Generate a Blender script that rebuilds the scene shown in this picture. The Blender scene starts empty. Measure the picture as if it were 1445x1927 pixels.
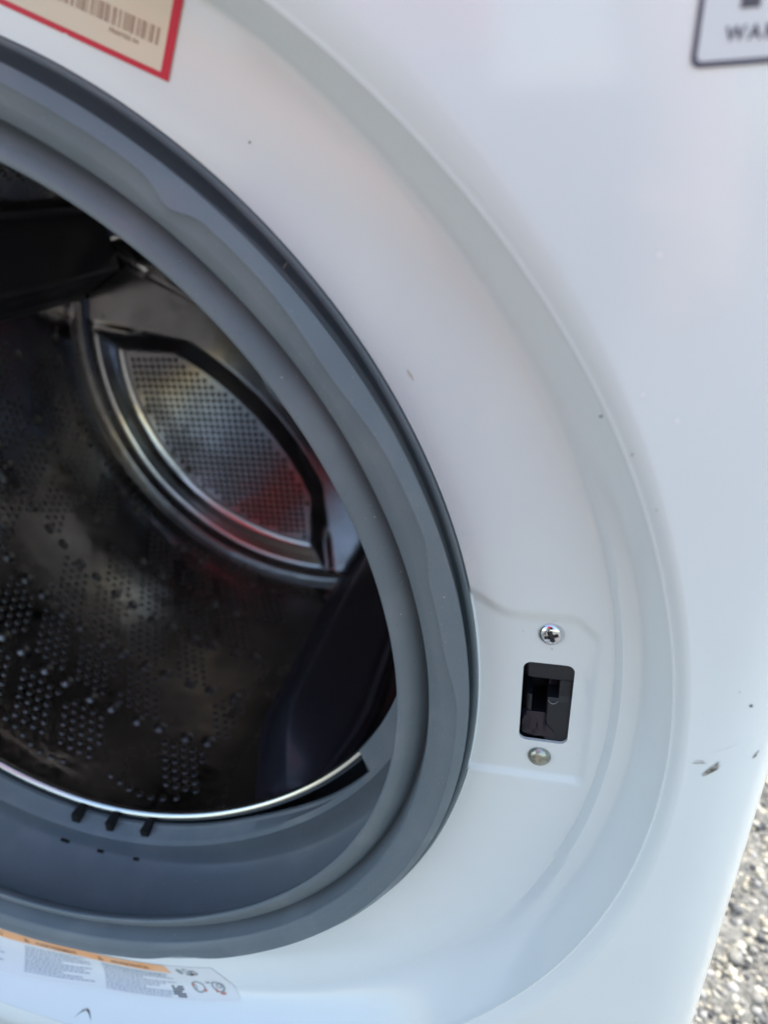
import bpy, bmesh, math, random
import numpy as np
from mathutils import Vector, Matrix
random.seed(4)
PI = math.pi
S = bpy.context.scene

# ------------------------------------------------------------------ camera
cam_d = bpy.data.cameras.new('camera'); cam = bpy.data.objects.new('camera', cam_d)
S.collection.objects.link(cam); S.camera = cam
c_r = Vector((0.97500768, 0.21852561, -0.04008213)); c_u = Vector((-0.06245849, 0.44273926, 0.89447241)); c_f = Vector((-0.21321106, 0.869614, -0.44532296))
CAM = Vector((0.21325337, -0.17386104, 0.15300125))
m = Matrix((c_r, c_u, -c_f)).transposed().to_4x4(); m.translation = CAM
cam.matrix_world = m
cam_d.sensor_fit = 'VERTICAL'; cam_d.sensor_height = 32.0; cam_d.sensor_width = 24.0
cam_d.lens = 1242.679 / 1927 * 32.0
cam_d.clip_start = 0.01; cam_d.clip_end = 500
cam_d.dof.use_dof = True; cam_d.dof.focus_distance = 0.235; cam_d.dof.aperture_fstop = 7.6

# ------------------------------------------------------------------ daylight
SUN_EL, SUN_AZ = math.radians(48), math.radians(52)      # azimuth measured from +Y towards +X: behind and right of the machine
W = bpy.data.worlds.new('World'); S.world = W; W.use_nodes = True
wn = W.node_tree; wn.nodes.clear()
sky = wn.nodes.new('ShaderNodeTexSky'); sky.sky_type = 'NISHITA'; sky.sun_disc = False
sky.sun_elevation = SUN_EL; sky.sun_rotation = SUN_AZ; sky.dust_density = 1.6; sky.ozone_density = 1.0; sky.air_density = 1.5
bg = wn.nodes.new('ShaderNodeBackground'); bg.inputs[1].default_value = 0.14
wo = wn.nodes.new('ShaderNodeOutputWorld')
wn.links.new(sky.outputs[0], bg.inputs[0]); wn.links.new(bg.outputs[0], wo.inputs[0])
sun_d = bpy.data.lights.new('sun', 'SUN'); sun_d.energy = 2.5; sun_d.angle = math.radians(0.5); sun_d.color = (1, .95, .87)
sun = bpy.data.objects.new('sun', sun_d); S.collection.objects.link(sun)
sdir = Vector((math.sin(SUN_AZ)*math.cos(SUN_EL), math.cos(SUN_AZ)*math.cos(SUN_EL), math.sin(SUN_EL)))
sun.rotation_euler = sdir.to_track_quat('Z', 'Y').to_euler()
S.view_settings.view_transform = 'Standard'; S.view_settings.look = 'None'
S.view_settings.exposure = 1.68; S.view_settings.gamma = 1
S.cycles.max_bounces = 12; S.cycles.glossy_bounces = 8; S.cycles.diffuse_bounces = 6

# ------------------------------------------------------------------ helpers
C = S.collection
def link_mesh(name, verts, faces, mat=None, parent=None, smooth=True, kind=None, label=None, mats=None, fm=None):
    me = bpy.data.meshes.new(name)
    me.from_pydata([tuple(v) for v in verts], [], [tuple(f) for f in faces])
    for mm in (mats or ([mat] if mat else [])): me.materials.append(mm)
    if fm is not None: me.polygons.foreach_set('material_index', fm)
    if smooth: me.polygons.foreach_set('use_smooth', [True]*len(me.polygons))
    me.update()
    o = bpy.data.objects.new(name, me); C.objects.link(o)
    if parent: o.parent = parent
    if kind: o['kind'] = kind
    if label: o['label'] = label
    return o
class MB:
    def __init__(s): s.v = []; s.f = []
    def add(s, v, f):
        b = len(s.v); s.v += [tuple(x) for x in v]; s.f += [tuple(i+b for i in q) for q in f]
    def quad(s, a, b, c, d): s.add([a, b, c, d], [(0, 1, 2, 3)])
    def build(s, name, mat, parent=None, **k): return link_mesh(name, s.v, s.f, mat, parent, **k)
def smooth_by(o, deg=35):
    me = o.data; bm = bmesh.new(); bm.from_mesh(me)
    for e in bm.edges:
        e.smooth = not (len(e.link_faces) == 2 and e.calc_face_angle(0) > math.radians(deg))
    bm.to_mesh(me); bm.free()
def sst(a, b, x):
    t = min(1., max(0., (x-a)/(b-a))) ; return t*t*(3-2*t)
def nsst(a, b, x):
    t = np.clip((x-a)/(b-a), 0, 1); return t*t*(3-2*t)
def ring_fn(T):
    T = np.array(T); n = len(T)
    def f(deg):
        x = (np.asarray(deg, float) % 360)/360*n; i = np.floor(x).astype(int); t = x-i
        p0, p1, p2, p3 = T[(i-1) % n], T[i % n], T[(i+1) % n], T[(i+2) % n]
        return .5*((2*p1)+(-p0+p2)*t+(2*p0-5*p1+4*p2-p3)*t*t+(-p0+3*p1-3*p2+p3)*t**3)
    return f
def grid_faces(nt, nr, closed=True):
    f = []
    for j in range(nt if closed else nt-1):
        j2 = (j+1) % nt
        for i in range(nr-1):
            f.append((j*nr+i, j*nr+i+1, j2*nr+i+1, j2*nr+i))
    return f

# ------------------------------------------------------------------ materials
def nt(mat): return mat.node_tree.nodes, mat.node_tree.links
def mat(name, col, rough=.5, metal=0., coat=0., coat_r=.1, spec=.5, bump=None, var=None, rvar=None, specks=None):
    M = bpy.data.materials.new(name); M.use_nodes = True; N, L = nt(M); b = N['Principled BSDF']
    b.inputs['Base Color'].default_value = (*col, 1); b.inputs['Roughness'].default_value = rough; b.inputs['Metallic'].default_value = metal
    b.inputs['Coat Weight'].default_value = coat; b.inputs['Coat Roughness'].default_value = coat_r; b.inputs['Specular IOR Level'].default_value = spec
    tc = N.new('ShaderNodeTexCoord')
    def noise(scale, detail=4, rg=.5):
        n = N.new('ShaderNodeTexNoise'); n.inputs['Scale'].default_value = scale; n.inputs['Detail'].default_value = detail
        n.inputs['Roughness'].default_value = rg; L.new(tc.outputs['Object'], n.inputs['Vector']); return n
    cur = None
    if var:                                  # (scale, other colour, lo, hi)
        n = noise(var[0]); r = N.new('ShaderNodeMapRange'); r.inputs[1].default_value = var[2]; r.inputs[2].default_value = var[3]
        L.new(n.outputs[0], r.inputs[0]); mx = N.new('ShaderNodeMix'); mx.data_type = 'RGBA'
        mx.inputs[6].default_value = (*col, 1); mx.inputs[7].default_value = (*var[1], 1); L.new(r.outputs[0], mx.inputs[0]); cur = mx.outputs[2]
    if specks:                               # list of (cell scale, size, colour, keep)
        for sc, size, c2, keep in specks:
            vo = N.new('ShaderNodeTexVoronoi'); vo.inputs['Scale'].default_value = sc; L.new(tc.outputs['Object'], vo.inputs['Vector'])
            r = N.new('ShaderNodeMapRange'); r.inputs[1].default_value = size; r.inputs[2].default_value = size*.5
            L.new(vo.outputs['Distance'], r.inputs[0])
            sp = N.new('ShaderNodeSeparateColor'); L.new(vo.outputs['Color'], sp.inputs[0])
            g = N.new('ShaderNodeMath'); g.operation = 'LESS_THAN'; g.inputs[1].default_value = keep; L.new(sp.outputs[0], g.inputs[0])
            mu = N.new('ShaderNodeMath'); mu.operation = 'MULTIPLY'; L.new(r.outputs[0], mu.inputs[0]); L.new(g.outputs[0], mu.inputs[1])
            mx = N.new('ShaderNodeMix'); mx.data_type = 'RGBA'
            if cur is None: mx.inputs[6].default_value = (*col, 1)
            else: L.new(cur, mx.inputs[6])
            mx.inputs[7].default_value = (*c2, 1); L.new(mu.outputs[0], mx.inputs[0]); cur = mx.outputs[2]
    if cur is not None: L.new(cur, b.inputs['Base Color'])
    if rvar:
        n = noise(rvar[0], 5); r = N.new('ShaderNodeMapRange'); r.inputs[1].default_value = .35; r.inputs[2].default_value = .65
        r.inputs[3].default_value = rvar[1]; r.inputs[4].default_value = rvar[2]; L.new(n.outputs[0], r.inputs[0]); L.new(r.outputs[0], b.inputs['Roughness'])
    if bump:
        prev = None
        for sc, st, dist in bump:
            n = noise(sc, 3); bp = N.new('ShaderNodeBump'); bp.inputs['Strength'].default_value = st; bp.inputs['Distance'].default_value = dist
            L.new(n.outputs[0], bp.inputs['Height'])
            if prev: L.new(prev.outputs[0], bp.inputs['Normal'])
            prev = bp
        L.new(prev.outputs[0], b.inputs['Normal'])
    return M
M_white = mat('white_enamel', (.765, .808, .81), .38, coat=.9, coat_r=.12, rvar=(22, .30, .48), bump=[(900, .08, .0002), (11, .2, .0025)], var=(9, (.735, .775, .785), .4, .7),
              specks=[(95, .022, (.12, .11, .10), .10), (60, .012, (.2, .18, .16), .15), (260, .05, (.60, .60, .58), .05), (31, .010, (.22, .16, .10), .3)])
M_rubber = mat('grey_rubber', (.136, .166, .186), .44, spec=.45, bump=[(1800, .35, .0002), (70, .35, .0008), (16, .25, .003)], var=(38, (.165, .190, .208), .50, .68), rvar=(34, .36, .62),
               specks=[(420, .12, (.40, .42, .43), .04), (900, .20, (.26, .29, .31), .10), (800, .2, (.08, .10, .11), .08), (160, .03, (.05, .05, .06), .05), (75, .02, (.6, .6, .6), .08)])
M_rubber_dark = mat('dark_rubber', (.03, .035, .045), .5)
M_steel = mat('drum_steel', (.37, .355, .36), .2, metal=1., rvar=(16, .10, .32), bump=[(35, .35, .002), (12, .3, .004)], var=(10, (.24, .23, .235), .4, .65))
M_rim = mat('rim_steel', (.72, .72, .70), .22, metal=1.)
M_chrome = mat('zinc_screw', (.75, .76, .78), .12, metal=1., bump=[(300, .06, .0002)])
M_dull = mat('tarnished_screw', (.50, .50, .45), .33, metal=1., bump=[(500, .5, .0004)], var=(400, (.32, .33, .28), .4, .6))
M_black = mat('black_plastic', (.010, .012, .018), .5, bump=[(900, .3, .0003)])
M_blackg = mat('glossy_black_plastic', (.014, .010, .020), .16, bump=[(120, .3, .001)], rvar=(60, .12, .4))
M_void = mat('hole_shadow', (.006, .006, .006), .9)
M_lifter = mat('lifter_plastic', (.055, .055, .066), .34, bump=[(600, .3, .0004)], rvar=(20, .28, .5))
M_hole = mat('perforation', (.01, .01, .01), .7)
M_red = mat('red_print', (.62, .006, .035), .45)
M_cream = mat('cream_paper', (.80, .70, .53), .55, var=(25, (.74, .72, .58), .35, .65))
M_smudge = mat('brown_print', (.40, .29, .22), .6)
M_orange = mat('orange_print', (.86, .40, .16), .5, var=(60, (.86, .47, .24), .4, .6))
M_label = mat('label_film', (.74, .76, .77), .4)
M_ink = mat('grey_print', (.36, .40, .46), .6)
M_inkdark = mat('dark_print', (.10, .10, .12), .6)
M_inkred = mat('red_brown_print', (.55, .22, .15), .6)
M_navy = mat('navy_print', (.085, .085, .125), .5)
M_badge = mat('badge_film', (.72, .75, .76), .45)
M_scuff = mat('scuff_metal', (.10, .09, .07), .5, var=(600, (.45, .42, .38), .45, .6))
M_chip = mat('paint_chip', (.88, .88, .88), .5)

# ------------------------------------------------------------------ profile tables of the moulded rings (radius every 6 degrees)
T_OUT = [0.2002, 0.2001, 0.2001, 0.2003, 0.2006, 0.2011, 0.2017, 0.2023, 0.203, 0.2036, 0.2042, 0.2046, 0.2049, 0.2052, 0.2053, 0.2052, 0.2052, 0.205, 0.2047, 0.2044, 0.2041, 0.2036, 0.2031, 0.2025, 0.2019, 0.2014, 0.2009, 0.2004, 0.2001, 0.2, 0.1999, 0.2, 0.2003, 0.2006, 0.201, 0.2014, 0.2019, 0.2024, 0.2029, 0.2034, 0.204, 0.2045, 0.2049, 0.2053, 0.2055, 0.2056, 0.2055, 0.2053, 0.2049, 0.2045, 0.2039, 0.2034, 0.2029, 0.2024, 0.2019, 0.2015, 0.2012, 0.2008, 0.2006, 0.2003]
T_G1 = [0.1984, 0.1986, 0.1989, 0.1992, 0.1995, 0.1998, 0.2, 0.2003, 0.2005, 0.2007, 0.2008, 0.201, 0.2011, 0.2013, 0.2015, 0.2018, 0.202, 0.2023, 0.2026, 0.2029, 0.2031, 0.2033, 0.2035, 0.2036, 0.2037, 0.2037, 0.2037, 0.2036, 0.2035, 0.2032, 0.2029, 0.2024, 0.2019, 0.2013, 0.2007, 0.2001, 0.1995, 0.199, 0.1986, 0.1981, 0.1977, 0.1973, 0.1968, 0.1963, 0.1958, 0.1952, 0.1947, 0.1943, 0.1941, 0.194, 0.1941, 0.1944, 0.1949, 0.1954, 0.196, 0.1965, 0.197, 0.1975, 0.1978, 0.1981]
T_G3 = [0.1852, 0.1854, 0.1856, 0.186, 0.1863, 0.1868, 0.1872, 0.1875, 0.1879, 0.1882, 0.1885, 0.1889, 0.1892, 0.1895, 0.1898, 0.19, 0.1902, 0.1903, 0.1904, 0.1904, 0.1904, 0.1903, 0.1903, 0.1903, 0.1903, 0.1903, 0.1903, 0.1901, 0.1899, 0.1895, 0.189, 0.1885, 0.188, 0.1876, 0.1873, 0.1871, 0.1871, 0.1871, 0.1871, 0.1871, 0.1869, 0.1865, 0.1859, 0.1851, 0.1843, 0.1835, 0.1828, 0.1823, 0.1821, 0.1822, 0.1824, 0.1829, 0.1834, 0.1839, 0.1844, 0.1847, 0.1849, 0.185, 0.185, 0.1851]
T_LIP = [0.1739, 0.1739, 0.174, 0.1743, 0.1746, 0.1751, 0.1756, 0.1762, 0.1768, 0.1773, 0.1778, 0.1782, 0.1785, 0.1788, 0.179, 0.1792, 0.1794, 0.1796, 0.1798, 0.18, 0.1802, 0.1804, 0.1805, 0.1806, 0.1806, 0.1806, 0.1804, 0.1802, 0.1799, 0.1795, 0.1791, 0.1786, 0.178, 0.1775, 0.1769, 0.1765, 0.176, 0.1756, 0.1753, 0.1749, 0.1745, 0.174, 0.1734, 0.1727, 0.1719, 0.1712, 0.1704, 0.1698, 0.1694, 0.1693, 0.1694, 0.1698, 0.1703, 0.171, 0.1717, 0.1724, 0.173, 0.1734, 0.1737, 0.1738]
T_C = [0.2603, 0.2596, 0.2588, 0.258, 0.2572, 0.2563, 0.2553, 0.2543, 0.2532, 0.2521, 0.2511, 0.2501, 0.2491, 0.2483, 0.2476, 0.2471, 0.2466, 0.2463, 0.246, 0.2458, 0.2457, 0.2457, 0.2457, 0.2458, 0.2461, 0.2464, 0.2468, 0.2472, 0.2478, 0.2483, 0.2489, 0.2495, 0.2501, 0.2507, 0.2512, 0.2518, 0.2524, 0.2531, 0.2537, 0.2544, 0.2551, 0.2557, 0.2564, 0.257, 0.2576, 0.2581, 0.2587, 0.2592, 0.2598, 0.2603, 0.2608, 0.2613, 0.2617, 0.262, 0.2621, 0.2622, 0.262, 0.2618, 0.2614, 0.2609]
T_A = [0.256, 0.2555, 0.2546, 0.2534, 0.2519, 0.25, 0.248, 0.2459, 0.2439, 0.242, 0.2404, 0.239, 0.238, 0.2372, 0.2367, 0.2365, 0.2364, 0.2366, 0.2371, 0.2378, 0.2388, 0.24, 0.2416, 0.2433, 0.2451, 0.2469, 0.2486, 0.25, 0.2512, 0.252, 0.2525, 0.2527, 0.2527, 0.2524, 0.2521, 0.2515, 0.2509, 0.2501, 0.2492, 0.2482, 0.2471, 0.2461, 0.2453, 0.2447, 0.2445, 0.2446, 0.2452, 0.2461, 0.2473, 0.2487, 0.2501, 0.2514, 0.2527, 0.2537, 0.2545, 0.2552, 0.2557, 0.256, 0.2562, 0.2562]
T_RIM = [0.171, 0.1709, 0.1709, 0.1711, 0.1714, 0.1718, 0.1723, 0.1728, 0.1732, 0.1735, 0.1736, 0.1736, 0.1736, 0.1736, 0.1738, 0.1741, 0.1745, 0.175, 0.1755, 0.1759, 0.1762, 0.1763, 0.1763, 0.1762, 0.1761, 0.1761, 0.1761, 0.1762, 0.1763, 0.1764, 0.1762, 0.1758, 0.1752, 0.1742, 0.1731, 0.1719, 0.1708, 0.17, 0.1694, 0.1692, 0.1692, 0.1694, 0.1695, 0.1696, 0.1693, 0.1688, 0.1681, 0.1673, 0.1666, 0.166, 0.1658, 0.166, 0.1666, 0.1674, 0.1684, 0.1694, 0.1702, 0.1707, 0.171, 0.1711]

f_out, f_g1, f_g3, f_lip, f_C, f_A, f_rim = (ring_fn(t) for t in (T_OUT, T_G1, T_G3, T_LIP, T_C, T_A, T_RIM))
Y_A, Y_C = -.0236, -.0268
HX, ZB, ZT = .2895, -.405, .46       # half width of the cabinet, its bottom and top
RC = .024                            # rounding of the cabinet's front edges

def panel_y(r, deg):
    """height of the recessed door seat around the opening (numpy arrays)"""
    r = np.asarray(r, float); deg = np.asarray(deg, float)
    A, Cc = f_A(deg), f_C(deg)
    d = ((deg+180) % 360)-180
    F = A-(.0165-.0085*np.exp(-((((deg+180) % 360)-180-58)/20)**2))
    s = np.clip((r-F)/(A-F), 0, 1)
    y1 = Y_A*s**2.0
    # stepped terrace on the latch side
    a, b = A-.0125+.0015*nsst(-14, -22, d), A-.0058
    y2 = -.0044*nsst(a-.0006, a+.0015, r) - .0016*np.clip((r-a)/(b-a), 0, 1) - (abs(Y_A)-.0058)*np.clip((r-b)/(A-b), 0, 1)**1.5
    w = nsst(-34, -20, d)*(1-nsst(8, 26, d))
    y = y1*(1-w)+y2*w
    # shallow pressed pad that seats the latch
    x, z = r*np.cos(np.radians(deg)), r*np.sin(np.radians(deg))
    zt = .0300+.0070*nsst(.2140, .1960, x)**1.6-.0050*nsst(.227, .2365, x)**2; zb = -.0375
    pad = nsst(zt+.0036, zt-.0030, z)*nsst(zb-.0020, zb+.0020, z)*nsst(.2390, .2350, x)
    y = y + .0017*pad
    # convex crest out to the flat front
    t = np.clip((r-A)/(Cc-A), 0, 1)
    y = np.where(r > A, Y_A+(Y_C-Y_A)*(1-(1-t)**1.6), y)
    y = y - (.00022+.00020*nsst(50, 15, d))*np.exp(-((r-A)/.00045)**2)                       # fine rolled crease along the rim of the seat
    x2 = (x-.2345-.05*np.clip(z+.005, -.02, .02))/.0008
    y = y + .0005*np.exp(-x2**2)*nsst(-.024, -.014, z)*nsst(.014, .006, z)
    return y
def front_y(x, z):
    r = np.hypot(x, z); deg = np.degrees(np.arctan2(z, x))
    y = panel_y(r, deg)
    e = np.maximum(0, np.abs(x)-(HX-RC))
    return np.where(r > f_C(deg), Y_C+RC-np.sqrt(np.maximum(RC*RC-np.minimum(e, RC)**2, 0)), y)
def on_panel(x, z, lift=.0003):
    """point on the front, lifted along the surface normal"""
    h = 2e-4; y = float(front_y(x, z))
    gx = (float(front_y(x+h, z))-float(front_y(x-h, z)))/(2*h); gz = (float(front_y(x, z+h))-float(front_y(x, z-h)))/(2*h)
    n = Vector((gx, -1, gz)).normalized()
    return Vector((x, y, z))+n*lift

# ------------------------------------------------------------------ the machine
machine = bpy.data.objects.new('washing_machine', None); C.objects.link(machine); machine.location = (0, 0, ZB)
machine['label'] = 'white front-loading washing machine with its door off, grey door gasket and black latch socket'
machine['category'] = 'washing machine'
bpy.context.view_layer.update()
def child(o):
    o.parent = machine; o.matrix_parent_inverse = Matrix.Translation((0, 0, -ZB)); return o

# front panel: one pressed sheet, polar grid
degs = list(np.arange(-180, -50, .6))+list(np.arange(-50, -14, .35))+list(np.arange(-14, 14, .15))+list(np.arange(14, 50, .35))+list(np.arange(50, 180, .6))
corner = [math.degrees(math.atan2(z, x)) for x, z in ((HX, ZT), (-HX, ZT), (-HX, ZB), (HX, ZB))]
degs = sorted(set(np.round(degs, 3)) | set(corner))
V = []; ang = np.array(degs)
fr_floor = np.linspace(0, 1, 62)
for dg in degs:
    ca, sa = math.cos(math.radians(dg)), math.sin(math.radians(dg))
    ro, A, Cc = float(f_out(dg)), float(f_A(dg)), float(f_C(dg))
    rs = [ro+(A-.0012-ro)*t for t in fr_floor]+[A-.0009, A-.0006, A-.0004, A-.0002]+[A+(Cc-A)*t for t in (0, .03, .06, .1, .15, .2, .26, .32, .45, .6, .75, .9, 1)]
    ys = list(panel_y(np.array(rs), dg))
    # rolled flange into the opening
    fl = [(ro-.0006, .022), (ro-.0006, .012), (ro-.0006, .004), (ro-.0004, .0022), (ro+.0002, .0010)]
    ys0 = ys[0]
    prof = [(r_, y_) for r_, y_ in fl]+[(rs[i]+(.0016 if i == 0 else 0), ys[i]) for i in range(1, len(rs))]
    for r_, y_ in prof: V.append((r_*ca, y_, r_*sa))
    # out to the rectangular front edge
    tx = HX/abs(ca) if abs(ca) > 1e-9 else 1e9; tz = (ZT if sa > 0 else -ZB)/abs(sa) if abs(sa) > 1e-9 else 1e9
    re = min(tx, tz); side = tx < tz
    px, pz = re*ca, re*sa
    ks = (HX-RC)/HX
    qx, qz = max(-(HX-RC), min(HX-RC, px)), max(ZB+RC, min(ZT-RC, pz))
    for t in (.02, .06, .15, .3, .5, .75, 1.0):
        V.append((Cc*ca+(qx-Cc*ca)*t, Y_C, Cc*sa+(qz-Cc*sa)*t))
    for k in range(1, 11):
        a = k/10*PI/2
        V.append((qx+(px-qx)*math.sin(a), Y_C+RC*(1-math.cos(a)), qz+(pz-qz)*math.sin(a)))
    V.append((px, .02, pz))
nt_, nr_ = len(degs), len(V)//len(degs)
F = grid_faces(nt_, nr_)
# opening for the latch: cut the grid and stitch to a rounded rectangle
LX, LZ, LW, LH, LR = .2229, -.0051, .0081, .0170, .0026
def rrect(cx, cz, hw, hh, r, n=6, slant=0.):
    P = []
    for qx, qz, a0 in ((1, 1, 0), (-1, 1, 90), (-1, -1, 180), (1, -1, 270)):
        for k in range(n+1):
            a = math.radians(a0+90*k/n); P.append((cx+qx*(hw-r)+r*math.cos(a), cz+qz*(hh-r)+r*math.sin(a)))
    return P
def inside(v, g): return abs(v[0]-LX) < LW+g and abs(v[2]-LZ) < LH+g and v[1] < .01
F = [f for f in F if not all(inside(V[i], .0012) for i in f)]
bm = bmesh.new(); bv = [bm.verts.new(v) for v in V]
for f in F: bm.faces.new([bv[i] for i in f])
edges = [e for e in bm.edges if len(e.link_faces) == 1 and all(inside(v.co, .0035) for v in e.verts)]
lp = [bm.verts.new((x, float(panel_y(math.hypot(x, z), math.degrees(math.atan2(z, x)))), z)) for x, z in rrect(LX, LZ, LW, LH, LR)]
le = [bm.edges.new((lp[i], lp[(i+1) % len(lp)])) for i in range(len(lp))]
r_ = bmesh.ops.triangle_fill(bm, use_beauty=True, use_dissolve=False, edges=edges+le, normal=(0, -1, 0))
for g in r_['geom']:
    if isinstance(g, bmesh.types.BMFace):
        c = g.calc_center_median()
        g.normal_update()
inner = [g for g in r_['geom'] if isinstance(g, bmesh.types.BMFace) and all(v in lp for v in g.verts)]
if inner: bmesh.ops.delete(bm, geom=inner, context='FACES_ONLY')
# the hole's sheet-metal edge
lp2 = [bm.verts.new((v.co.x, v.co.y+.0012, v.co.z)) for v in lp]
for i in range(len(lp)):
    j = (i+1) % len(lp); bm.faces.new((lp[i], lp[j], lp2[j], lp2[i]))
bmesh.ops.delete(bm, geom=[v for v in bm.verts if not v.link_faces], context='VERTS')
bmesh.ops.recalc_face_normals(bm, faces=bm.faces)
me = bpy.data.meshes.new('front_panel'); bm.to_mesh(me); bm.free(); me.materials.append(M_white)
me.polygons.foreach_set('use_smooth', [True]*len(me.polygons))
front = bpy.data.objects.new('front_panel', me); C.objects.link(front); child(front); smooth_by(front, 40)

# cabinet sides, top, back, bottom
def sheet(name, a, b, c, d, nrm, th=.002):
    n = Vector(nrm)*th; q = [Vector(p) for p in (a, b, c, d)]
    vs = q+[p+n for p in q]
    return child(link_mesh(name, vs, [(0, 1, 2, 3), (7, 6, 5, 4), (0, 4, 5, 1), (1, 5, 6, 2), (2, 6, 7, 3), (3, 7, 4, 0)], M_white, smooth=False))
YB = .60
sheet('side_panel', (HX-.0005, .0205, ZB), (HX-.0005, YB, ZB), (HX-.0005, YB, ZT), (HX-.0005, .0205, ZT), (-1, 0, 0))
sheet('side_panel', (-HX+.0005, .0205, ZB), (-HX+.0005, YB, ZB), (-HX+.0005, YB, ZT), (-HX+.0005, .0205, ZT), (1, 0, 0))
sheet('top_panel', (-HX, .0205, ZT+.001), (HX, .0205, ZT+.001), (HX, YB, ZT+.001), (-HX, YB, ZT+.001), (0, 0, -1), .0015)
sheet('back_panel', (-HX+.003, YB, ZB), (HX-.003, YB, ZB), (HX-.003, YB, ZT-.001), (-HX+.003, YB, ZT-.001), (0, -1, 0))
sheet('base_panel', (-HX+.003, .0205, ZB+.001), (HX-.003, .0205, ZB+.001), (HX-.003, YB-.003, ZB+.001), (-HX+.003, YB-.003, ZB+.001), (0, 0, 1))

# ------------------------------------------------------------------ door gasket
def f_shift(d):        # where the flat of the outer roll is pinched by moulding lugs
    b = lambda c, w: math.exp(-((d-c)/w)**2)
    return -.0030*b(50.6, 1.5)*1.0 - .0018*b(34, 5) - .0030*b(-71, 4) - .0030*sst(19, 14, d)*sst(0, 8, d) + .0004
V = []; gdeg = np.arange(-180, 180, .5); nprof = None
for dg in gdeg:
    ca, sa = math.cos(math.radians(dg)), math.sin(math.radians(dg)); dg = float(dg)
    ro, g1, g3, lp_ = float(f_out(dg)), float(f_g1(dg)), float(f_g3(dg)), float(f_lip(dg))
    rim = float(f_rim(dg))
    g1 = min(g1, ro-.0012)
    g2 = g1-.0040+f_shift(dg)
    gm = (g2+g3)/2
    gap = .0012+.0055*sst(-66, -38, dg)*sst(-31.5, -33.0, dg)       # rim shows a dark gap on this side
    block = sst(-33.2, -32.6, dg)*sst(60, 40, dg)
    led_r = (rim+.0035+gap)*(1-block)+(rim-.0015)*block
    led_y = .0480*(1-block)+.0478*block
    s2r, s2y = rim+.0075, .0400
    s1r, s1y = .1895, .0368
    lug = math.exp(-(((dg+76)/3.5)**2))                                # small lug low on the ring
    bd = .0030*sst(12, 48, dg)                                         # the outer bead sits deeper over the top of the ring
    P = [(ro-.0015, .016), (ro-.0009, .008), (ro-.0006, .0018), (ro+.0003, .0004), (ro+.0004, -.0006), (ro-.0001, -.0014),
         (ro-.0009, -.0015), (ro-.0016, -.0010), (min(ro-.0024, (ro+g1)/2), .0004), (g1-.0026, .0030), (g1-.0042, .0036),
         (g1-.0046, .0005), (g1-.0040, -.0040), (g1-.0018, -.0080), (g1-.0002, -.0094), (g1, -.0099), (g1-.0004, -.0103),
         (g2+.0005, -.0131), (g2+.0001, -.0133), (g2-.0005, -.0128), (gm+.0003, -.0124), (gm-.0005, -.0121), (g3+.0006, -.0106), (g3+.0002, -.0101), (g3, -.0092),
         (g3-.0003, -.0015), (g3-.0009, -.0006), (g3-.0016, -.0014), (g3-.0028, -.0035), (g3-.0045, -.0052), (g3-.0064, -.0064), (lp_+.0030, -.0077), (lp_+.0012, -.0080), (lp_+.0004, -.0078), (lp_, -.0071), (lp_+.0002, -.0063),
         (lp_+.0012, -.0045), (lp_+.0040, -.0020), (lp_+.0090, -.0002), (lp_+.0170, .0012), (.1965, .0030), (.1995, .0060), (.1992, .0100), (.1975, .0170), (.1945, .0250), (.1920, .0320),
         (s1r+.0008, s1y-.0012), (s1r, s1y), (s1r-.0012, s1y+.0010), ((s1r+s2r)/2, (s1y+s2y)/2+.0004), (s2r+.0014, s2y-.0012), (s2r+.0004, s2y+.0001), (s2r-.0006, s2y+.0012), (led_r+.0012, led_y-.0008), (led_r, led_y), (led_r, led_y+.0018), (led_r+.004, led_y+.0060), (led_r+.02, led_y+.014)]
    nprof = len(P)
    for r_, y_ in P: V.append((r_*ca, y_, r_*sa))
gasket = child(link_mesh('door_gasket', V, grid_faces(len(gdeg), nprof), M_rubber))
gasket['label'] = 'ribbed grey rubber door gasket ring'
smooth_by(gasket, 50)

# drain slots in the gasket's inner ledge, and small notches under the step
def gbox(name, deg, r0, y0, hw, hr, hy, mat_, parent):
    a = math.radians(deg); er = Vector((math.cos(a), 0, math.sin(a))); et = Vector((-math.sin(a), 0, math.cos(a))); ey = Vector((0, 1, 0))
    c = er*r0+ey*y0; vs = []
    for i in (-1, 1):
        for j in (-1, 1):
            for k in (-1, 1): vs.append(c+et*hw*i+er*hr*j+ey*hy*k)
    o = link_mesh(name, vs, [(0, 1, 3, 2), (4, 6, 7, 5), (0, 4, 5, 1), (2, 3, 7, 6), (0, 2, 6, 4), (1, 5, 7, 3)], mat_, parent, smooth=False); return o
for dg, w_, h_ in ((-100.7, .0024, .0046), (-93.6, .0019, .0054), (-86.1, .0022, .0042)):
    child(gbox('drain_slot', dg, .1748, .0457, w_, h_, .0040, M_void, None))
for dg in (-102.1, -95.2, -88.2):
    child(gbox('drain_notch', dg, .1893+.0003*math.sin(dg), .0372, .0021+.0005*math.sin(dg*3), .0007, .0008, M_void, None))

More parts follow.
